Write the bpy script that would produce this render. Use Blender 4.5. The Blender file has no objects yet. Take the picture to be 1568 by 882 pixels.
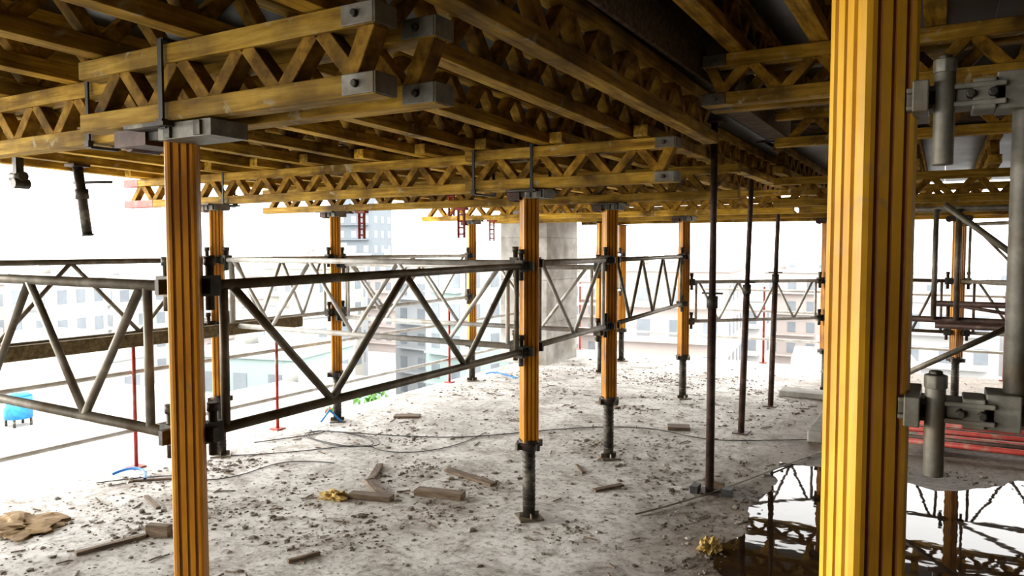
import bpy, math, random
from mathutils import Vector, Matrix
random.seed(7)
S = bpy.context.scene
COL = S.collection
V = Vector

# ------------------------------------------------------------ materials
def newmat(name):
    m = bpy.data.materials.new(name); m.use_nodes = True
    nt = m.node_tree; b = nt.nodes["Principled BSDF"]
    return m, nt, b
def noise_mat(name, stops, scale=(1,1,1), nscale=5, detail=6, rough=0.6, metal=0.0, bump=0.0,
              objrand=0.0, stain=None, stain_scale=3, stain_lo=0.5, stain_hi=0.7, rough2=None, spec=0.5, stain2=None):
    m, nt, b = newmat(name); N = nt.nodes; L = nt.links
    tc = N.new('ShaderNodeTexCoord'); mp = N.new('ShaderNodeMapping')
    mp.inputs['Scale'].default_value = scale
    oi = N.new('ShaderNodeObjectInfo')
    add = N.new('ShaderNodeVectorMath'); add.operation = 'ADD'
    mul = N.new('ShaderNodeMath'); mul.operation = 'MULTIPLY'; mul.inputs[1].default_value = 37.0
    L.new(oi.outputs['Random'], mul.inputs[0])
    L.new(tc.outputs['Object'], add.inputs[0]); L.new(mul.outputs[0], add.inputs[1])
    L.new(add.outputs[0], mp.inputs['Vector'])
    nz = N.new('ShaderNodeTexNoise'); nz.inputs['Scale'].default_value = nscale
    nz.inputs['Detail'].default_value = detail; nz.inputs['Roughness'].default_value = 0.62
    L.new(mp.outputs[0], nz.inputs['Vector'])
    cr = N.new('ShaderNodeValToRGB'); e = cr.color_ramp.elements
    while len(e) > 1: e.remove(e[-1])
    e[0].position = stops[0][0]; e[0].color = (*stops[0][1], 1)
    for p, c in stops[1:]:
        x = e.new(p); x.color = (*c, 1)
    L.new(nz.outputs['Fac'], cr.inputs[0])
    out = cr.outputs[0]
    def stainmix(out, col, sc, lo, hi, off):
        n2 = N.new('ShaderNodeTexNoise'); n2.inputs['Scale'].default_value = sc
        n2.inputs['Detail'].default_value = 6; n2.inputs['Distortion'].default_value = off
        L.new(add.outputs[0], n2.inputs['Vector'])
        mr = N.new('ShaderNodeMapRange'); mr.inputs[1].default_value = lo; mr.inputs[2].default_value = hi
        L.new(n2.outputs['Fac'], mr.inputs[0])
        mx = N.new('ShaderNodeMix'); mx.data_type = 'RGBA'
        L.new(mr.outputs[0], mx.inputs[0]); L.new(out, mx.inputs[6]); mx.inputs[7].default_value = (*col, 1)
        return mx.outputs[2]
    if stain: out = stainmix(out, stain, stain_scale, stain_lo, stain_hi, 0)
    if stain2: out = stainmix(out, stain2[0], stain2[1], stain2[2], stain2[3], 1.5)
    if objrand:
        hs = N.new('ShaderNodeHueSaturation')
        mr2 = N.new('ShaderNodeMapRange'); mr2.inputs[3].default_value = 1-objrand; mr2.inputs[4].default_value = 1+objrand
        L.new(oi.outputs['Random'], mr2.inputs[0]); L.new(mr2.outputs[0], hs.inputs['Value'])
        L.new(out, hs.inputs['Color']); out = hs.outputs[0]
    L.new(out, b.inputs['Base Color'])
    b.inputs['Roughness'].default_value = rough; b.inputs['Metallic'].default_value = metal
    b.inputs['Specular IOR Level'].default_value = spec
    if rough2 is not None:
        mr3 = N.new('ShaderNodeMapRange'); mr3.inputs[3].default_value = rough; mr3.inputs[4].default_value = rough2
        L.new(nz.outputs['Fac'], mr3.inputs[0]); L.new(mr3.outputs[0], b.inputs['Roughness'])
    if bump:
        bp = N.new('ShaderNodeBump'); bp.inputs['Strength'].default_value = bump; bp.inputs['Distance'].default_value = 0.01
        L.new(nz.outputs['Fac'], bp.inputs['Height']); L.new(bp.outputs[0], b.inputs['Normal'])
    return m

M_wood = noise_mat("girder_wood", [(0.25,(.15,.072,.008)),(0.5,(.50,.30,.040)),(0.75,(.76,.51,.11))],
                   scale=(1.2,14,14), nscale=3, rough=.7, bump=.3, objrand=.30, spec=.2,
                   stain=(.10,.055,.014), stain_scale=4, stain_lo=.44, stain_hi=.74,
                   stain2=((.46,.40,.26),9,.62,.74))
M_strut = noise_mat("strut_wood", [(0.25,(.09,.042,.005)),(0.5,(.37,.205,.026)),(0.75,(.60,.37,.065))],
                   scale=(5,5,5), nscale=4, rough=.75, bump=.3, objrand=.28, spec=.2,
                   stain=(.07,.037,.009), stain_scale=6, stain_lo=.44, stain_hi=.75)
M_yel = noise_mat("prop_yellow", [(0.2,(.38,.145,.008)),(0.5,(.65,.28,.014)),(0.8,(.76,.38,.03))],
                  scale=(6,6,1.0), nscale=3, rough=.38, rough2=.55, objrand=.06,
                  stain=(.22,.085,.012), stain_scale=3, stain_lo=.45, stain_hi=.73,
                  stain2=((.30,.22,.13),7,.62,.80))
M_yel2 = noise_mat("prop_yellow_bright", [(0.2,(.56,.27,.02)),(0.5,(.76,.42,.035)),(0.8,(.84,.54,.09))],
                  scale=(8,8,.8), nscale=3, rough=.33, rough2=.5,
                  stain=(.40,.18,.02), stain_scale=4, stain_lo=.48, stain_hi=.80,
                  stain2=((.42,.30,.17),9,.60,.80))  # brighter yellow variant used on the nearest prop only
M_groove = noise_mat("prop_groove", [(0.3,(.16,.055,.005)),(0.7,(.34,.13,.010))], nscale=6, rough=.6)
M_steel = noise_mat("dark_steel", [(0.3,(.025,.022,.018)),(0.6,(.08,.07,.055)),(0.8,(.2,.17,.13))],
                    nscale=14, rough=.45, rough2=.7, metal=.4, stain=(.24,.22,.17), stain_scale=12, stain_lo=.55, stain_hi=.75)
M_galv = noise_mat("galvanised_tube", [(0.3,(.11,.095,.07)),(0.55,(.22,.195,.15)),(0.8,(.40,.36,.30))],
                   nscale=9, rough=.4, rough2=.65, metal=.3, stain=(.13,.08,.04), stain_scale=7, stain_lo=.5, stain_hi=.72)
M_cast = noise_mat("cast_coupler_steel", [(0.3,(.12,.11,.085)),(0.55,(.22,.205,.17)),(0.8,(.36,.34,.29))],
                   nscale=16, rough=.45, rough2=.7, metal=.25, bump=.3, stain=(.15,.11,.065), stain_scale=9, stain_lo=.5, stain_hi=.7)
M_pale = noise_mat("pale_hazed_tube", [(0.3,(.40,.38,.34)),(0.55,(.58,.56,.52)),(0.8,(.74,.72,.68))],
                   nscale=9, rough=.5, metal=.0, stain=(.32,.25,.17), stain_scale=7, stain_lo=.55, stain_hi=.75)  # far frames get glare haze as pale colour; guardrails are plain pale tube
M_rust = noise_mat("rusty_steel", [(0.3,(.035,.02,.016)),(0.6,(.10,.06,.045)),(0.8,(.22,.16,.13))],
                   nscale=12, rough=.6, metal=.35)
M_red = noise_mat("red_paint", [(0.3,(.24,.025,.018)),(0.7,(.46,.07,.05))], nscale=10, rough=.6, stain=(.28,.19,.14), stain_scale=9, stain_lo=.52, stain_hi=.72)
M_ply = noise_mat("film_faced_plywood", [(0.3,(.008,.012,.012)),(0.55,(.022,.028,.028)),(0.8,(.07,.08,.08))],
                  nscale=1.6, rough=.18, rough2=.5, bump=.05)
M_conc = noise_mat("column_concrete", [(0.3,(.20,.19,.17)),(0.5,(.33,.315,.29)),(0.7,(.46,.45,.42))], nscale=3, rough=.9, bump=.3,
                   stain=(.20,.18,.15), stain_scale=2.5, stain_lo=.52, stain_hi=.75)
M_darkc = noise_mat("dark_concrete", [(0.3,(.08,.07,.06)),(0.55,(.14,.13,.11)),(0.8,(.2,.19,.17))], nscale=2, rough=.9, bump=.3)  # for the added light-blocking walls and the column joints
M_plank = noise_mat("weathered_plank", [(0.3,(.07,.045,.03)),(0.55,(.17,.12,.075)),(0.8,(.34,.27,.19))],
                    scale=(2,12,12), nscale=4, rough=.8, bump=.4)
M_timber = noise_mat("timber_rail_wood", [(0.3,(.10,.07,.03)),(0.55,(.22,.165,.08)),(0.8,(.36,.29,.16))],
                    scale=(2,12,12), nscale=3, rough=.8, bump=.3)
M_blue = noise_mat("blue_plastic", [(0.3,(.02,.16,.5)),(0.7,(.04,.3,.75))], nscale=6, rough=.4)
M_black = noise_mat("black_rubber", [(0.3,(.015,.015,.015)),(0.7,(.06,.055,.05))], nscale=9, rough=.6)
M_rag = noise_mat("yellow_rag_cloth", [(0.3,(.22,.13,.02)),(0.7,(.6,.45,.18))], nscale=8, rough=.9, bump=.4)
M_sack = noise_mat("sack_paper", [(0.3,(.18,.11,.05)),(0.7,(.4,.29,.16))], nscale=8, rough=.9, bump=.4)
M_crumb = noise_mat("rubble", [(0.3,(.08,.065,.05)),(0.5,(.21,.18,.15)),(0.7,(.50,.46,.41))], nscale=5, rough=.95)
M_leaf = noise_mat("leaf_green", [(0.3,(.04,.13,.02)),(0.7,(.14,.28,.07))], nscale=5, rough=.7)

def floor_mat():
    m, nt, b = newmat("site_concrete_floor"); N = nt.nodes; L = nt.links
    tc = N.new('ShaderNodeTexCoord')
    def nz(s, d=8, r=.65, dist=0):
        n = N.new('ShaderNodeTexNoise'); n.inputs['Scale'].default_value = s; n.inputs['Detail'].default_value = d
        n.inputs['Roughness'].default_value = r; n.inputs['Distortion'].default_value = dist
        L.new(tc.outputs['Object'], n.inputs['Vector']); return n.outputs['Fac']
    def ramp(src, a, ca, bb, cb):
        c = N.new('ShaderNodeValToRGB'); e = c.color_ramp.elements
        e[0].position = a; e[0].color = (*ca,1); e[1].position = bb; e[1].color = (*cb,1)
        L.new(src, c.inputs[0]); return c.outputs[0]
    def mult(a, c):
        x = N.new('ShaderNodeMix'); x.data_type = 'RGBA'; x.blend_type = 'MULTIPLY'; x.inputs[0].default_value = 1
        L.new(a, x.inputs[6]); L.new(c, x.inputs[7]); return x.outputs[2]
    big = ramp(nz(.9,6,.6,.6), .35, (.56,.545,.515), .60, (.79,.78,.755))
    mid = ramp(nz(3.2,10,.78,.5), .36, (.48,.44,.40), .54, (1,1,1))
    fine = ramp(nz(22,7,.74), .36, (.46,.42,.38), .50, (1,1,1))
    c = mult(mult(big, mid), fine)
    sp = N.new('ShaderNodeSeparateXYZ'); L.new(tc.outputs['Object'], sp.inputs[0])
    ma = N.new('ShaderNodeMath'); ma.operation='MULTIPLY_ADD'; ma.inputs[1].default_value=1.3
    L.new(nz(1.6,5,.6), ma.inputs[0]); L.new(sp.outputs['X'], ma.inputs[2])
    mr = N.new('ShaderNodeMapRange'); mr.inputs[1].default_value=-.95; mr.inputs[2].default_value=-.35
    L.new(ma.outputs[0], mr.inputs[0])
    mx = N.new('ShaderNodeMix'); mx.data_type='RGBA'; mx.blend_type='MULTIPLY'
    L.new(mr.outputs[0], mx.inputs[0]); L.new(c, mx.inputs[6]); mx.inputs[7].default_value=(.34,.28,.22,1)
    L.new(mx.outputs[2], b.inputs['Base Color'])
    r2 = N.new('ShaderNodeMapRange'); r2.inputs[3].default_value=.85; r2.inputs[4].default_value=.6
    L.new(mr.outputs[0], r2.inputs[0]); L.new(r2.outputs[0], b.inputs['Roughness'])
    b.inputs['Specular IOR Level'].default_value=.3
    bp = N.new('ShaderNodeBump'); bp.inputs['Strength'].default_value = .5; bp.inputs['Distance'].default_value = .02
    L.new(nz(9,10,.75), bp.inputs['Height']); L.new(bp.outputs[0], b.inputs['Normal'])
    return m
M_floor = floor_mat()
def puddle_mat():
    m, nt, b = newmat("puddle_water"); N = nt.nodes; L = nt.links
    b.inputs['Base Color'].default_value = (.045,.028,.016,1); b.inputs['Roughness'].default_value = .02
    b.inputs['IOR'].default_value = 1.33; b.inputs['Specular IOR Level'].default_value = .5
    tc = N.new('ShaderNodeTexCoord'); n = N.new('ShaderNodeTexNoise'); n.inputs['Scale'].default_value = 3
    n.inputs['Detail'].default_value=3
    L.new(tc.outputs['Object'], n.inputs['Vector'])
    bp = N.new('ShaderNodeBump'); bp.inputs['Strength'].default_value = .055; bp.inputs['Distance'].default_value = .02
    L.new(n.outputs['Fac'], bp.inputs['Height']); L.new(bp.outputs[0], b.inputs['Normal'])
    return m
M_water = puddle_mat()

# ------------------------------------------------------------ mesh builder
class MB:
    def __init__(s): s.v=[]; s.f=[]; s.mi=[]; s.sm=[]; s.mats=[]
    def m(s, mat):
        if mat not in s.mats: s.mats.append(mat)
        return s.mats.index(mat)
    def add(s, vs, fs, mat, smooth=False):
        o=len(s.v); k=s.m(mat); s.v += [tuple(p) for p in vs]
        for f in fs:
            s.f.append(tuple(i+o for i in f)); s.mi.append(k); s.sm.append(smooth and len(f)==4)
    def box(s, c, d, mat, R=None):
        c=V(c); h=V(d)/2
        vs=[V((x*h.x,y*h.y,z*h.z)) for x in (-1,1) for y in (-1,1) for z in (-1,1)]
        if R: vs=[R@p for p in vs]
        s.add([c+p for p in vs], [(0,1,3,2),(4,6,7,5),(0,4,5,1),(2,3,7,6),(0,2,6,4),(1,5,7,3)], mat)
    def beam(s, a, b, w, h, mat, up=(0,0,1)):
        a=V(a); b=V(b); x=(b-a); L=x.length; x.normalize(); y=V(up).cross(x)
        if y.length<1e-4: y=V((0,1,0)).cross(x)
        y.normalize(); z=x.cross(y)
        R=Matrix((x,y,z)).transposed()
        s.box((a+b)/2,(L,w,h),mat,R)
    def tube(s, a, b, r, mat, n=12, r2=None):
        a=V(a); b=V(b); x=(b-a).normalized(); u=x.orthogonal().normalized(); w=x.cross(u)
        r2 = r if r2 is None else r2
        vs=[]
        for p,rr in ((a,r),(b,r2)):
            for i in range(n):
                t=2*math.pi*i/n; vs.append(p+u*math.cos(t)*rr+w*math.sin(t)*rr)
        fs=[(i,(i+1)%n,n+(i+1)%n,n+i) for i in range(n)]
        fs += [tuple(range(n-1,-1,-1)), tuple(range(n,2*n))]
        s.add(vs,fs,mat,True)
    def prism(s, pts, z0, z1, mat, mats=None):
        n=len(pts); vs=[(p[0],p[1],z0) for p in pts]+[(p[0],p[1],z1) for p in pts]
        for i in range(n):
            mm = mats[i] if mats else mat
            s.add([vs[i],vs[(i+1)%n],vs[n+(i+1)%n],vs[n+i]],[(0,1,2,3)],mm)
        s.add(vs,[tuple(range(n-1,-1,-1)),tuple(range(n,2*n))],mat)
    def mesh(s, name):
        me=bpy.data.meshes.new(name); me.from_pydata(s.v,[],s.f)
        for m in s.mats: me.materials.append(m)
        me.polygons.foreach_set('material_index', s.mi); me.polygons.foreach_set('use_smooth', s.sm)
        me.update(); return me
    def obj(s, name, loc=(0,0,0), rot=(0,0,0), bevel=0):
        o=bpy.data.objects.new(name, s.mesh(name)); o.location=loc; o.rotation_euler=rot; COL.objects.link(o)
        if bevel:
            b=o.modifiers.new('bevel','BEVEL'); b.width=bevel; b.segments=2; b.limit_method='ANGLE'
        return o

# ------------------------------------------------------------ lattice girder
def girder(loc, L, axis='X', tilt=0.0, caps=(0,0), bevel=0.003, red_end=0, name="timber_lattice_girder"):
    b=MB()
    for z in (.03,.21): b.box((L/2,0,z),(L,.08,.06),M_wood)
    p=.148; n=int((L-.12)/p); x0=(L-n*p)/2
    for i in range(n):
        za,zb = (.052,.188) if i%2==0 else (.188,.052)
        b.beam((x0+i*p+.014,0,za),(x0+(i+1)*p-.014,0,zb),.056,.046,M_strut)
    for e,xx,sg in ((caps[0],0,1),(caps[1],L,-1)):
        if e:
            for z in (.03,.21):
                for yy in (-.043,.043):
                    b.box((xx+sg*.055,yy,z),(.11,.006,.056),M_cast)
                    b.tube((xx+sg*.06,yy*1.02,z),(xx+sg*.06,yy*1.35,z),.011,M_steel,8)
                b.box((xx-sg*.003,0,z),(.006,.09,.058),M_cast)
            b.beam((xx+sg*.10,0,.05),(xx+sg*.03,0,.19),.06,.05,M_strut)
    if red_end:
        b.box((-.004+.2,0,.03),(.4,.083,.063),M_red)
        b.box((-.004+.1,0,.21),(.2,.083,.063),M_red)
    rz = 0 if axis=='X' else math.pi/2
    o=b.obj(name, loc, (0,0,rz), bevel)
    if tilt: o.rotation_euler = (0,-tilt,rz)
    return o

girder((-6.2,1.73,2.05),4.98,'X',caps=(0,1))
girder((-2.60,1.55,2.05),1.32,'X',caps=(0,1))
girder((-6.2,4.01,2.0),4.15,'X',red_end=1)
girder((-2.55,3.88,2.0),1.32,'X',caps=(0,1))
girder((-6.0,5.36,2.0),4.75,'X')
girder((-5.9,7.9,2.0),4.6,'X')
girder((-5.6,9.1,2.0),4.5,'X')
girder((-4.7,10.25,2.0),3.5,'X')
tilt=-math.atan(.05/2.3)
xs=[-5.95,-5.45,-4.95,-4.45,-3.95,-3.45,-2.95,-2.5,-2.0,-1.5]
for i,x in enumerate(xs):
    girder((x,-1.2,2.29+.05/2.3*2.8+.004),5.45,'Y',tilt=tilt,name="timber_joist_girder")
    girder((x+.1,3.78,2.243),6.7 if x+.1>-4.7 or x+.1<-5.6 else 5.3,'Y',name="timber_joist_girder")
girder((-1.14,-1.2,2.35),5.4,'Y',tilt=tilt,name="timber_joist_girder")
girder((-1.02,3.64,2.33),5.6,'X',caps=(1,0))
girder((-1.02,3.80,2.33),1.3,'X',caps=(1,0))
girder((-1.02,1.32,2.33),5.2,'X',caps=(1,0))
girder((-1.0,5.3,2.33),5.8,'X')
for y in (6.6,7.9,9.27,10.4):
    girder((-1.25,y,2.0),7.5,'X')
for x in (-.86,-.5,-.05,.4,.85,1.3,1.8,2.3,2.8,3.4):
    girder((x,-1.2,2.573),7.1,'Y',name="timber_joist_girder")
for x in (-1.15,-.7,-.2,.3,.8,1.3,1.8,2.3,2.9,3.5,4.1,4.8):
    girder((x,6.2,2.243),4.6,'Y',name="timber_joist_girder")

# ------------------------------------------------------------ ceiling decks
def deck(x0,x1,y0,y1,z,tl=0,n="ceiling"):
    b=MB(); w=1.25; x=x0
    while x < x1-.01:
        xe=min(x+w,x1); y=y0
        while y<y1-.01:
            ye=min(y+2.5,y1)
            b.box(((x+xe)/2,(y+ye)/2-y0,.0105),(xe-x-.0015,ye-y-.0015,.021),M_ply); y=ye
        x=xe
    return b.obj(n,(0,y0,z),(tl,0,0))
deck(-6.15,-1.05,-1.25,3.9,2.594,tilt,"ceiling_left_near")
deck(-6.15,-1.2,3.9,10.6,2.486,0,"ceiling_left_far")
deck(-1.05,7,-3.5,6.0,2.815,0,"ceiling_right_near")
deck(-1.25,7,6.0,10.9,2.486,0,"ceiling_right_far")
deck(-6.15,-1.05,-3.5,-1.25,2.62,0,"ceiling_rear")
b=MB(); b.box((-1.04,1.35,2.655),(.02,9.7,.36),M_plank); b.box((-1.15,5.0,2.50),(.25,2.3,.02),M_plank); b.box((-1.15,6.08,2.65),(.28,.02,.35),M_plank); b.obj("formwork_edge_board")
b=MB(); b.box((2.95,6.05,2.65),(8.1,.02,.34),M_plank); b.obj("formwork_edge_board")

# ------------------------------------------------------------ floor slab, unseen walls added to block light
b=MB(); b.box((.85,3.8,-.15),(12.3,14.6,.30),M_floor); b.obj("floor")
b=MB(); b.box((7.1,2.0,1.4),(.2,11,2.85),M_darkc); b.obj("light_block_right")  # out of view, added to darken right-hand faces of the props
b=MB(); b.box((2.9,-3.6,1.4),(8.2,.2,2.85),M_darkc); b.obj("light_block_rear")  # out of view, added to cut light from behind the camera

# ------------------------------------------------------------ yellow props
def profile(s=.050, ch=.012, my=None):
    my = my or M_yel
    pts=[]; mt=[]
    base=[(-s+ch,0,0),(-.030,0,0),(-.028,-.004,1),(-.022,-.004,1),(-.020,0,0),(-.004,0,0),(-.003,-.003,1),(.003,-.003,1),(.004,0,0),(.020,0,0),(.022,-.004,1),(.028,-.004,1),(.030,0,0),(s-ch,0,0),(s-ch*.3,-ch*.3,0)]
    for k in range(4):
        a=math.pi/2*k
        for (t,d,g) in base:
            x,y=t,-(s+d)
            pts.append((x*math.cos(a)-y*math.sin(a), x*math.sin(a)+y*math.cos(a)))
            mt.append(M_groove if g else my)
    return pts,mt
_pc={}
def yellow_prop(x,y,top=2.0,collar=.46,rot=45,my=None):
    my = my or M_yel
    key=(round(top,3),collar,my.name)
    if key not in _pc:
        b=MB(); PROF,PM=profile(my=my)
        b.prism(PROF,collar+.02,top-.02,my,PM)
        b.box((0,0,top-.012),(.18,.14,.012),M_steel)
        b.tube((0,0,collar-.03),(0,0,collar+.03),.062,M_steel,20)
        b.tube((0,0,collar+.0),(0,0,collar+.012),.078,M_rust,20)
        for a in (0,90,180,270):
            R=Matrix.Rotation(math.radians(a+20),3,'Z')
            b.box(R@V((.078,0,collar-.006)),(.035,.022,.04),M_steel,R)
        b.tube((0,0,.01),(0,0,collar),.038,M_steel,16)
        for i in range(12):
            z=.08+i*.03
            if z<collar-.05: b.tube((0,0,z),(0,0,z+.008),.0405,M_steel,16)
        b.box((0,0,.006),(.15,.15,.012),M_galv)
        for a in (0,90,180,270):
            R=Matrix.Rotation(math.radians(a),3,'Z')
            b.box(R@V((.048,0,.025)),(.03,.008,.03),M_galv,R)
        _pc[key]=b.mesh("yellow_shoring_prop")
    o=bpy.data.objects.new("yellow_shoring_prop",_pc[key]); o.location=(x,y,0)
    o.rotation_euler=(0,0,math.radians(rot)); COL.objects.link(o); return o
P={}
props=[('P0',-.105,1.35,2.33),('P1',-2.205,1.62,2.05),('P2',-2.155,3.94,2.0),('P3',-2.24,5.40,2.0),('P4',-2.44,7.98,2.0),
 ('P5',-4.04,10.2,2.0),('P6',-3.9,9.1,2.0),('P7',-4.97,5.27,2.0),('P8',-5.05,7.75,2.0),('P9',-4.94,3.92,2.0),
 ('P10',-1.15,9.27,2.0),('P11',.15,9.27,2.0),('P12',-4.92,1.64,2.05),('P13',-.27,3.64,2.33),('P14',2.3,6.6,2.0),
 ('P15',-1.02,10.35,2.0),('P16',3.2,1.32,2.33),('P17',3.3,3.64,2.33),('P18',2.5,9.27,2.0)]
for n,x,y,t in props:
    yellow_prop(x,y,t,my=M_yel2 if n=='P0' else None, rot=40 if n=='P0' else 45); P[n]=(x,y)

def head(x,y,z,w=.5,big=False):
    b=MB()
    b.box((0,0,-.012),(.2,.3,.012),M_steel)
    b.box((0,0,-.028),(w*.5,.16,.035),M_steel)
    b.box((-w*.27,-.02,-.032),(w*.28,.14,.055),M_rust); b.box((w*.24,-.04,-.03),(w*.42,.14,.05),M_cast)
    b.tube((-w*.38,-.05,-.035),(-w*.38,.06,-.035),.034,M_rust,12)
    for sx in (-1,1):
        b.box((w*.24+sx*w*.12,-.115,-.03),(.03,.01,.045),M_steel)
    for sx in (-1,1):
        b.box((sx*.07,.135,.03),(.03,.008,.09),M_steel)
    return b.obj("prop_fork_head",(x,y,z))
head(-2.19,1.62,2.048,.60); head(-2.14,3.95,1.998,.3)
for n in ('P3','P4','P7','P8','P9','P10','P11'): head(P[n][0],P[n][1],1.998,.26)
def strap(x,y,z0,z1,yw=.1,th=.016):
    b=MB()
    for s in (-1,1):
        b.box((0,s*yw,(z0+z1)/2),(th,.008,z1-z0),M_black)
        b.box((0,s*yw,z0+.012),(.028,.02,.024),M_steel)
    b.box((0,0,z0),(.03,2*yw,.010),M_steel); b.box((0,0,z1),(.03,2*yw,.010),M_steel)
    return b.obj("girder_clamp_strap",(x,y,0))
strap(-2.13,1.64,2.03,2.30,.145,.020); strap(-2.83,1.73,2.035,2.30,.055,.018); strap(-2.08,3.945,1.98,2.25,.118); strap(-2.48,3.945,1.98,2.25,.118)
strap(-4.9,4.01,1.98,2.25,.055)

# ------------------------------------------------------------ bracing frames
def bracing_frame(a,bp,z0=1.05,z1=1.56,nd=4,r=.019,rd=.014,mat=None,inset=.12,clamps=True,start=1,da=0,db=0):
    mat=mat or M_galv
    A=V((a[0],a[1],0)); B=V((bp[0],bp[1],0)); d=(B-A); L=d.length; d.normalize()
    b=MB()
    def pt(t,z): return A+d*t+V((0,0,z+da*(1-t/L)+db*t/L))
    for z in (z0,z1): b.tube(pt(.06,z),pt(L-.06,z),r,mat,14)
    i=inset+.03
    for t in (i,L-i): b.tube(pt(t,z0),pt(t,z1),rd,mat,10)
    seg=(L-2*i-.08)/nd
    for k in range(nd):
        za,zb=((z1,z0) if (k+start)%2 else (z0,z1))
        b.tube(pt(i+.04+k*seg,za-(.01 if za>zb else -.01)),pt(i+.04+(k+1)*seg,zb),rd,mat,10)
    if clamps:
        ang=math.atan2(d.y,d.x); R=Matrix.Rotation(ang,3,'Z')
        for t,sg in ((0,1),(L,-1)):
            for z in (z0,z1):
                b.box(pt(t+sg*.085,z),(.075,.05,.07),M_steel,R)
                b.box(pt(t+sg*.06,z),(.02,.13,.05),M_steel,R)
                b.tube(pt(t+sg*.095,z-.085),pt(t+sg*.095,z+.085),.015,M_steel,10)
                b.tube(pt(t+sg*.095,z+.07),pt(t+sg*.095,z+.1),.02,M_steel,8)
                q=R@V((0,.035,0)); b.tube(pt(t+sg*.09,z)-q,pt(t+sg*.09,z)+q,.02,M_steel,8)
    return b.obj("bracing_frame")
bracing_frame(P['P1'],P['P2'],da=-.04,db=-.015,rd=.016)
bracing_frame(P['P1'],(P['P12'][0],1.64),nd=6,start=1,da=-.04,db=-.03,inset=.18,rd=.016)
bracing_frame(P['P9'],P['P2'],nd=6,mat=M_pale)
bracing_frame(P['P12'],P['P9'],nd=4)
bracing_frame(P['P9'],P['P7'],nd=4,mat=M_pale); bracing_frame(P['P7'],P['P8'],nd=4,mat=M_pale)
bracing_frame(P['P2'],P['P3'],nd=2,mat=M_pale); bracing_frame(P['P3'],P['P4'],nd=6)
bracing_frame(P['P7'],P['P3'],nd=6,z0=1.0,z1=1.5,mat=M_pale)
bracing_frame(P['P6'],P['P5'],nd=2,mat=M_pale)
bracing_frame(P['P4'],P['P10'],z0=.85,z1=1.28,nd=6,mat=M_pale)
bracing_frame(P['P10'],P['P11'],z0=.75,z1=1.3,nd=4)
bracing_frame(P['P11'],P['P18'],z0=.75,z1=1.3,nd=6)
bracing_frame((.15,9.27),P['P14'],z0=1.3,z1=1.9,nd=4,clamps=False)
bracing_frame((-.1,7.0),(2.6,7.0),z0=1.02,z1=1.2,nd=2,r=.024,mat=M_rust,clamps=False)
b=MB(); b.tube((.0,6.5,1.98),(.75,6.6,1.35),.024,M_galv); b.tube((-.05,6.6,1.95),(-.05,6.6,1.1),.02,M_galv); b.tube((.1,6.6,1.95),(.1,6.6,1.1),.02,M_galv)
b.tube((-.3,6.6,.62),(.5,6.62,1.1),.022,M_galv); b.tube((-.2,6.62,1.1),(2.2,6.62,1.1),.024,M_rust); b.tube((-.2,6.62,1.95),(2.2,6.62,1.95),.024,M_galv); b.obj("raking_brace")

ZL,ZU=1.40,1.878
b=MB()
for z in (ZL,ZU):
    b.box((.01,1.34,z),(.13,.05,.030),M_cast)
    b.box((.01,1.335,z+.013),(.13,.06,.008),M_cast); b.box((.01,1.335,z-.013),(.13,.06,.008),M_cast)
    b.box((-.035,1.35,z),(.022,.14,.046),M_cast)
    b.box((.047,1.34,z),(.03,.066,.046),M_cast)
    b.box((.085,1.35,z+.004),(.045,.07,.055),M_cast)
    b.tube((-.004,1.312,z-.102),(-.004,1.312,z+.045),.0145,M_cast,14)
    b.tube((-.004,1.312,z+.035),(-.004,1.312,z+.056),.0165,M_cast,8)
    b.tube((-.004,1.312,z+.056),(-.004,1.312,z+.062),.010,M_steel,8)
    for xx in (-.030,.030,.058): b.tube((xx,1.295,z),(xx,1.315,z),.007,M_steel,6)
    b.tube((.09,1.35,z),(3.1,1.35,z),.019,M_galv,16)
b.tube((.10,1.35,ZL),(.10,1.35,ZU),.0155,M_cast,16)
for k in range(6):
    za,zb=(ZU,ZL) if k%2==0 else (ZL,ZU)
    b.tube((.14+k*.48,1.35,za),(.14+(k+1)*.48,1.35,zb),.014,M_galv,10)
b.obj("bracing_frame",bevel=.002)

# ------------------------------------------------------------ steel telescopic props
def steel_prop(x,y,top,mid=1.25,lx=0,ly=0):
    b=MB()
    b.tube((0,0,.01),(lx*.5,ly*.5,mid),.028,M_rust,14); b.tube((lx*.5,ly*.5,mid-.05),(lx,ly,top-.01),.022,M_rust,14)
    b.tube((lx*.5,ly*.5,mid-.05),(lx*.5,ly*.5,mid+.03),.036,M_steel,14)
    b.tube((lx*.5-.07,ly*.5,mid+.05),(lx*.5+.07,ly*.5,mid+.05),.006,M_steel,8)
    for k in range(8):
        z=mid+.15+k*.13
        if z<top-.08: b.tube((lx*z/top-.0,ly*z/top-.0235,z),(lx*z/top,ly*z/top+.0235,z),.006,M_black,8)
    b.box((0,0,.005),(.13,.13,.01),M_rust); b.box((lx,ly,top-.005),(.13,.13,.01),M_rust)
    return b.obj("steel_telescopic_prop",(x,y,0))
steel_prop(-1.325,4.97,2.485,1.3); steel_prop(-1.52,6.73,2.48,1.3,lx=.06); steel_prop(-1.52,8.05,2.48,1.35,lx=.05)
b=MB(); b.box((-.10,0,.025),(.05,.09,.05),M_black); b.box((.11,.03,.025),(.06,.07,.05),M_black); b.box((.0,.17,.02),(.1,.04,.04),M_plank)
b.obj("prop_footing_block",(-1.31,4.93,0))

b=MB(); b.box((0,0,1.24),(.75,1.0,2.48),M_conc)
for z in (.6,1.2,1.8): b.box((0,0,z),(.754,1.004,.006),M_darkc)
b.obj("concrete_column",(-5.17,9.78,0),bevel=.01)

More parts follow.
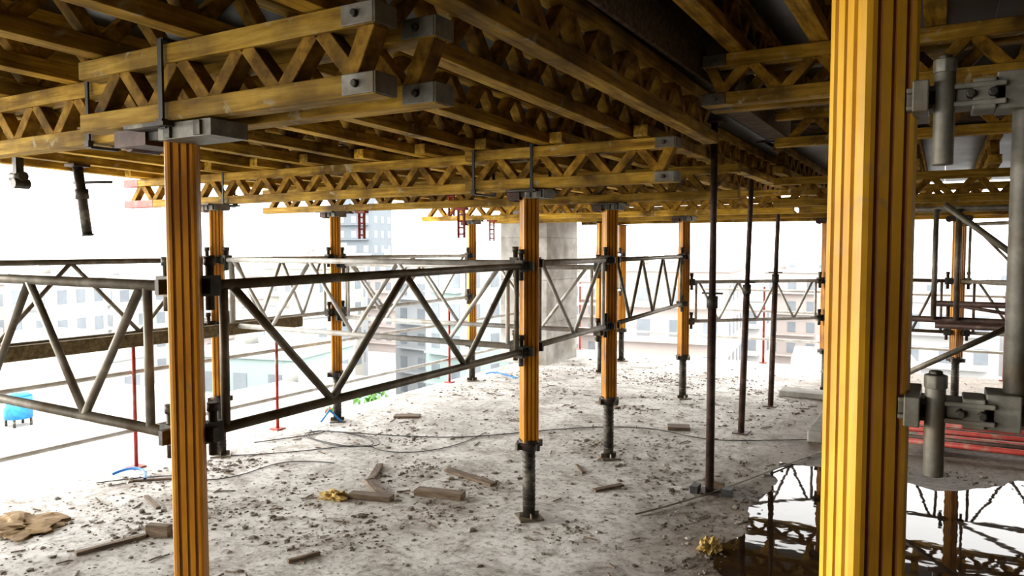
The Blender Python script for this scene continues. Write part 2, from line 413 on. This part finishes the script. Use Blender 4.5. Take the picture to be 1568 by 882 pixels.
# ------------------------------------------------------------ edge protection
b=MB()
for y in [-.78,2.0,3.38,4.76,7.5,10.3]:
    b.tube((-5.22,y-.0,0),(-5.22,y,.95),.014,M_red,10); b.box((-5.22,y,.006),(.1,.1,.012),M_red)
for z in (.28,.72): b.tube((-5.25,-2.6,z),(-5.25,11,z),.017,M_pale,10)
b.obj("edge_guardrail")
b=MB()
for i in range(5):
    x=-5.1+2.9*i
    b.tube((x,11.05,0),(x,11.05,1.1),.016,M_red,10); b.box((x,11.05,.006),(.1,.1,.012),M_red)
for z in (.35,.75,1.05): b.tube((-5.3,11.02,z),(6.9,11.02,z),.018,M_pale,10)
b.obj("edge_guardrail")
b=MB(); b.beam((-4.78,-.5,1.02),(-4.72,4.58,1.03),.05,.09,M_timber); b.obj("timber_rail",bevel=.008)

b=MB(); b.tube((0,0,2.30),(.05,.03,1.79),.034,M_steel,14); b.tube((.025,.015,2.05),(.02,.012,2.12),.046,M_steel,14)
b.box((0,0,2.29),(.12,.12,.02),M_rust); b.tube((-.05,0,2.17),(.25,.1,2.17),.010,M_steel,8); b.tube((.05,.03,1.80),(.051,.031,1.785),.042,M_steel,14)
b.obj("hanging_prop_head",(-5.42,3.12,-.045))
b=MB()
b.box((0,0,2.24),(.05,.05,.12),M_steel); b.tube((-.07,0,2.16),(.07,0,2.16),.034,M_steel,10); b.tube((.03,-.05,2.11),(.03,.05,2.11),.034,M_steel,10)
b.obj("hanging_coupler",(-5.5,2.76,-.02))
def red_bracket(x,y,z):
    b=MB()
    for s in (-.03,.03): b.box((s,0,-.13),(.008,.03,.26),M_red)
    b.box((0,0,-.01),(.12,.06,.02),M_red)
    for k in range(4): b.tube((-.035,0,-.06-k*.055),(.035,0,-.06-k*.055),.008,M_red,8)
    return b.obj("red_hanging_bracket",(x,y,z))
red_bracket(-4.72,5.36,1.998); red_bracket(-4.35,6.3,2.24); red_bracket(-4.85,7.9,1.998); red_bracket(-3.6,5.36,1.998)

# ------------------------------------------------------------ puddle
def blob(name, pts, z, mat, sub=3, jit=.05):
    p=[V(q) for q in pts]
    for _ in range(sub):
        q=[]
        for i in range(len(p)):
            a,c=p[i],p[(i+1)%len(p)]; mid=(a+c)/2; n=(c-a); n=V((-n.y,n.x))
            q += [a, mid+n*random.uniform(-jit,jit)*2]
        p=q
    b=MB(); b.add([(q.x,q.y,z) for q in p],[tuple(range(len(p)))],mat); return b.obj(name)
blob("rain_puddle",[(-1.05,5.95),(-.97,5.2),(-.95,4.5),(-1.05,3.95),(-.85,3.65),(-.6,3.1),(0,2.4),(1.5,2.2),(3.4,2.6),(4,4.2),(3.2,5.4),(1.9,5.7),(1.2,6.2),(.5,6.3),(.0,5.75),(-.5,5.9)],.004,M_water,sub=4,jit=.06)

# ------------------------------------------------------------ debris
b=MB()
def in_puddle(x,y): return x>-.93 and 2.3<y<6.0
cl=[(random.uniform(-5,-.9),random.uniform(1.8,9.5),random.uniform(.15,.6)) for _ in range(60)]
cl+=[(-1.15,4.2,.3),(-1.1,3.7,.25),(-1.0,5.0,.3),(-3.1,4.0,.5),(-3.3,3.2,.5),(-1.0,4.5,.2),(-1.0,3.9,.2),(-4.6,3.2,.5),(.2,6.2,.3),(-.4,6.15,.3),(-4.0,3.6,.6),(-3.5,4.3,.6)]
for i in range(8500):
    if random.random()<.68:
        c=random.choice(cl); x=random.gauss(c[0],c[2]*.5); y=random.gauss(c[1],c[2]*.5)
    else: x=random.uniform(-5.15,4); y=random.uniform(1.5,10.8)
    if not(-5.15<x<6 and 1.2<y<10.9) or in_puddle(x,y) or (-5.6<x<-4.7 and y>9.2): continue
    if any(abs(x-q[0])<.11 and abs(y-q[1])<.11 for q in P.values()): continue
    s=min(.032,.004+random.expovariate(1/.0055)); h=s*random.uniform(.25,.6)
    a=random.uniform(0,6.28); vs=[]
    for dz in (0,1):
        for k in range(5):
            t=a+k*1.2566+random.uniform(-.3,.3); r=s*random.uniform(.5,1.3)*(1 if dz==0 else .65)
            vs.append((x+math.cos(t)*r,y+math.sin(t)*r,dz*h*random.uniform(.7,1.1)))
    b.add(vs,[(0,1,6,5),(1,2,7,6),(2,3,8,7),(3,4,9,8),(4,0,5,9),(5,6,7,8,9)],M_crumb)
for i in range(170):
    x=random.uniform(-5,-1.1); y=random.uniform(2,9); a=random.uniform(0,3.14); l=random.uniform(.03,.12)
    d=V((math.cos(a),math.sin(a),0))*l
    b.beam(V((x,y,.006))-d/2,V((x,y,.006))+d/2,.008,.006,M_plank)
b.obj("concrete_rubble")

def plank(x,y,L,w,h,rot,mat=M_plank,z=0,tilt=0,name="timber_offcut"):
    b=MB(); b.box((0,0,h/2),(L,w,h),mat)
    return b.obj(name,(x,y,z+abs(math.sin(tilt))*L/2),(0,tilt,math.radians(rot)),bevel=.004)
plank(-3.3,3.87,.42,.07,.025,-35); plank(-3.22,3.72,.30,.08,.035,15); plank(-2.86,3.99,.34,.09,.04,12,z=.0)
plank(-2.9,4.42,.5,.07,.02,-15); plank(-4.5,5.74,.25,.12,.02,30); plank(-3.95,2.4,.36,.04,.02,75); plank(-3.85,2.62,.14,.05,.07,20)
plank(-2.9,2.81,.18,.025,.02,70); plank(-1.95,4.7,.25,.05,.015,60); plank(-3.55,4.15,.4,.05,.025,-60); plank(-2.05,6.6,.2,.15,.03,20)
plank(-4.4,2.95,.3,.03,.015,-20); plank(-4.75,3.3,.45,.02,.015,40); plank(-2.3,5.0,.2,.03,.015,-50)
plank(-3.0,7.2,.35,.07,.02,-30)
def crumple(name,x,y,rx,ry,h,mat):
    me=bpy.data.meshes.new(name); import bmesh; bm=bmesh.new()
    bmesh.ops.create_icosphere(bm,subdivisions=4,radius=1)
    from mathutils import noise
    for v in bm.verts:
        n=noise.noise(v.co*2.3+V((x,y,0)))*.9+noise.noise(v.co*6+V((y,x,3)))*.4
        v.co*=1+n*.8; v.co.x*=rx; v.co.y*=ry; v.co.z=max(0,(v.co.z+.15)*h)
    bm.to_mesh(me); bm.free(); me.materials.append(mat)
    o=bpy.data.objects.new(name,me); o.location=(x,y,0); COL.objects.link(o)
crumple("yellow_rag",-3.45,3.62,.09,.07,.04,M_rag); crumple("yellow_rag",-1.06,4.02,.055,.08,.05,M_rag)
crumple("paper_cement_sack",-4.7,2.3,.26,.16,.04,M_sack)

def cable(name,pts,r,mat):
    cu=bpy.data.curves.new(name,'CURVE'); cu.dimensions='3D'; cu.bevel_depth=r; cu.bevel_resolution=3; cu.materials.append(mat)
    sp=cu.splines.new('NURBS'); sp.points.add(len(pts)-1); sp.use_endpoint_u=True; sp.order_u=4
    for p,q in zip(sp.points,pts): p.co=(*q,1)
    o=bpy.data.objects.new(name,cu); COL.objects.link(o); return o
pts=[(-5.0,4.3,.01)]
for i in range(20):
    t=2+i*.7; r=.28+.09*math.sin(i*1.37); pts.append((-4.5+math.cos(t)*r*1.2+i*.006,4.75+math.sin(t)*r*.8,.008+.0007*i))
pts+=[(-4.0,5.1,.008),(-3.5,5.35,.008),(-3.1,5.9,.008),(-2.6,6.4,.008),(-2.1,6.5,.008),(-1.7,6.2,.008),(-1.2,6.6,.008),(-.6,7.0,.008)]
cable("electric_cable",pts,.004,M_black)
cable("electric_cable",[(-4.9,3.9,.006),(-4.4,4.3,.006),(-4.2,4.9,.006),(-3.9,4.5,.006),(-3.4,4.9,.006),(-3.5,5.6,.006)],.0035,M_black)
cable("electric_cable",[(-5.1,3.0,.006),(-4.8,3.5,.006),(-4.5,3.3,.006),(-4.3,3.7,.006),(-4.45,4.1,.006),(-4.0,4.2,.006)],.0035,M_black)
cable("blue_hose",[(-5.02,5.1,.02),(-4.97,5.14,.10),(-4.93,5.12,.16),(-4.98,5.2,.1),(-4.9,5.25,.01)],.009,M_blue)
cable("blue_hose",[(-5.1,8.15,.02),(-5.0,8.2,.08),(-4.8,8.1,.04),(-4.6,8.1,.02)],.010,M_blue)
cable("blue_hose",[(-5.15,3.15,.02),(-5.1,3.3,.07),(-4.95,3.3,.05),(-4.85,3.2,.02)],.010,M_blue)
cable("steel_wire",[(-1.6,4.3,.01),(-1.3,4.8,.02),(-1.0,5.9,.015),(-.6,6.9,.01),(-.5,7.8,.01)],.006,M_galv)

b=MB()
for x in (.0,.9,1.8): b.beam((x,6.75,.03),(x,8.2,.03),.08,.06,M_plank)
offs=[6.82,6.98,7.06,7.28,7.36,7.55,7.78,8.0]
for i,y in enumerate(offs):
    m=M_red if i in (0,2,3,5,7) else M_rust
    b.tube((-.3+.08*(i%3),y,.083),(2.05,y+.05+.04*(i%2),.083),.022,m,12)
b.obj("red_pipe_stack")
b=MB(); b.box((0,0,.05),(.12,2.4,.10),M_conc); b.box((-.35,.9,.03),(.6,.3,.06),M_conc); b.obj("concrete_kerb",(-.90,7.9,0),bevel=.01)

# ------------------------------------------------------------ city outside
def pastel(name,c):  # far haze is put into these pale, low-contrast city colours
    return noise_mat(name,[(0.3,tuple(k*.9 for k in c)),(0.7,c)],nscale=.15,rough=.95,spec=.1)
PM_=[pastel("facade_white",(.46,.46,.455)),pastel("facade_cream",(.44,.42,.375)),pastel("facade_pink",(.43,.38,.355)),
     pastel("facade_offwhite",(.45,.45,.44)),pastel("facade_grey",(.35,.365,.38))]
M_teal=pastel("facade_turquoise",(.34,.41,.395)); M_tow=pastel("tower_cladding",(.20,.225,.245))
M_gnd=pastel("street_grey",(.50,.495,.49))
M_win=noise_mat("window_glass",[(0.3,(.17,.19,.21)),(0.7,(.26,.28,.30))],nscale=.3,rough=.6,spec=.1)
M_roofred=noise_mat("tin_roof",[(0.3,(.30,.20,.17)),(0.7,(.42,.31,.27))],nscale=.3,rough=.8)
def building(x,y,w,d,top,rot,mat,base=-18,win=None,fh=3.2):
    b=MB(); H=top-base; win=win or M_win
    b.box((0,0,H/2),(w,d,H),mat); b.box((0,0,H+.25),(w+.5,d+.5,.5),mat)
    b.box((w*.2,0,H+1.2),(w*.3,d*.3,1.6),mat); b.tube((-w*.25,0,H+.5),(-w*.25,0,H+1.9),.6,random.choice(PM_),12)
    nf=int(H/fh)
    for f in range(nf):
        z=H-1.9-f*fh
        for sx,n,ln in ((0,int(w/2.4),w),(1,int(d/2.4),d)):
            for k in range(n):
                t=-ln/2+(k+.5)*ln/n
                for sg in (-1,1):
                    if sx==0: b.box((t,sg*d/2,z),(1.2,.1,1.5),win)
                    else: b.box((sg*w/2,t,z),(.1,1.2,1.5),win)
        b.box((0,-d/2-.4,z-1.2),(w*.8,.9,.15),mat)
    return b.obj("apartment_building",(x,y,base),(0,0,rot))
random.seed(11)
placed=[(-17,13.5,9),(-17.5,2.5,8),(-16,24,8),(-112,128,14),(-28,14.5,6)]
for i in range(220):
    ang=math.radians(random.uniform(-75,50)); ds=random.uniform(30,190)
    x=math.sin(ang)*ds; y=math.cos(ang)*ds
    if x>-16 and y<30: continue
    w_=random.uniform(6,12); d_=random.uniform(6,12)
    if any(math.hypot(x-a,y-c)<r+max(w_,d_)*.62 for a,c,r in placed): continue
    placed.append((x,y,max(w_,d_)*.62))
    top=random.uniform(-11,-5) if ds<60 else random.uniform(-8,1.0)
    building(x,y,w_,d_,top,random.uniform(-.3,.3),random.choice(PM_+[M_teal]) if i%3==0 else random.choice(PM_))
building(-112,128,9,9,13,.2,M_tow,win=PM_[4]); building(-119,135,7,7,8.5,.1,M_tow,win=PM_[4])
b=MB(); b.box((0,0,-18.1),(900,900,.2),M_gnd); b.obj("ground")
def plant(x,y,z,s,flower=None):
    b=MB(); b.tube((0,0,0),(0,0,.5*s),.25*s,M_roofred,12,r2=.33*s)
    for k in range(160):
        d=V((random.gauss(0,1),random.gauss(0,1),random.gauss(0,.8)+.3)).normalized()*random.uniform(.2,.8)*s
        c=V((0,0,1.1*s))+d; u=V((random.gauss(0,1),random.gauss(0,1),random.gauss(0,1))).normalized(); w=u.orthogonal().normalized()
        m=flower if flower and random.random()<.25 else M_leaf
        b.add([c-u*.18*s,c+w*.07*s,c+u*.18*s,c-w*.07*s],[(0,1,2,3)],m)
    b.tube((0,0,.4*s),(0,0,1.1*s),.04*s,M_timber,8)
    b.obj("potted_plant",(x,y,z))
building(-17,13.5,9,12,-4.2,0.0,PM_[0]); building(-18.5,2.5,8,8,-5.5,0.05,M_teal)
building(-28,14.5,8,8,-4.5,.1,PM_[1])
b=MB(); b.tube((0,0,.25),(0,0,.95),.40,M_blue,20); b.tube((0,0,.95),(0,0,1.08),.40,M_blue,20,r2=.2)
for sx in (-.25,.25):
    for sy in (-.25,.25): b.tube((sx,sy,0),(sx,sy,.26),.04,M_steel,8)
b.obj("blue_water_tank",(-25.4,12.5,-3.995))
plant(-14.0,14.2,-3.69,.7,M_red); plant(-14.2,16.4,-3.69,.7)

# ------------------------------------------------------------ light
w=bpy.data.worlds.new("overcast_sky"); S.world=w; w.use_nodes=True
bg=w.node_tree.nodes['Background']; bg.inputs[0].default_value=(1,.995,.98,1); bg.inputs[1].default_value=4.9
sun=bpy.data.lights.new("sun",'SUN'); sun.energy=4.0; sun.angle=math.radians(20); sun.color=(1,.96,.88)
so=bpy.data.objects.new("sun",sun); so.rotation_euler=V((1,.30,-.14)).to_track_quat('-Z','Y').to_euler(); COL.objects.link(so)

# ------------------------------------------------------------ camera
cam=bpy.data.cameras.new("camera"); cam.sensor_width=36; cam.lens=26.2; cam.clip_end=2000; cam.clip_start=.02
co=bpy.data.objects.new("camera",cam); co.location=(0,0,1.65)
co.rotation_euler=(math.radians(90-3.05),0,math.radians(30)); COL.objects.link(co); S.camera=co
S.view_settings.view_transform='Standard'
try: S.view_settings.look='Medium High Contrast'
except Exception: pass
S.view_settings.exposure=0
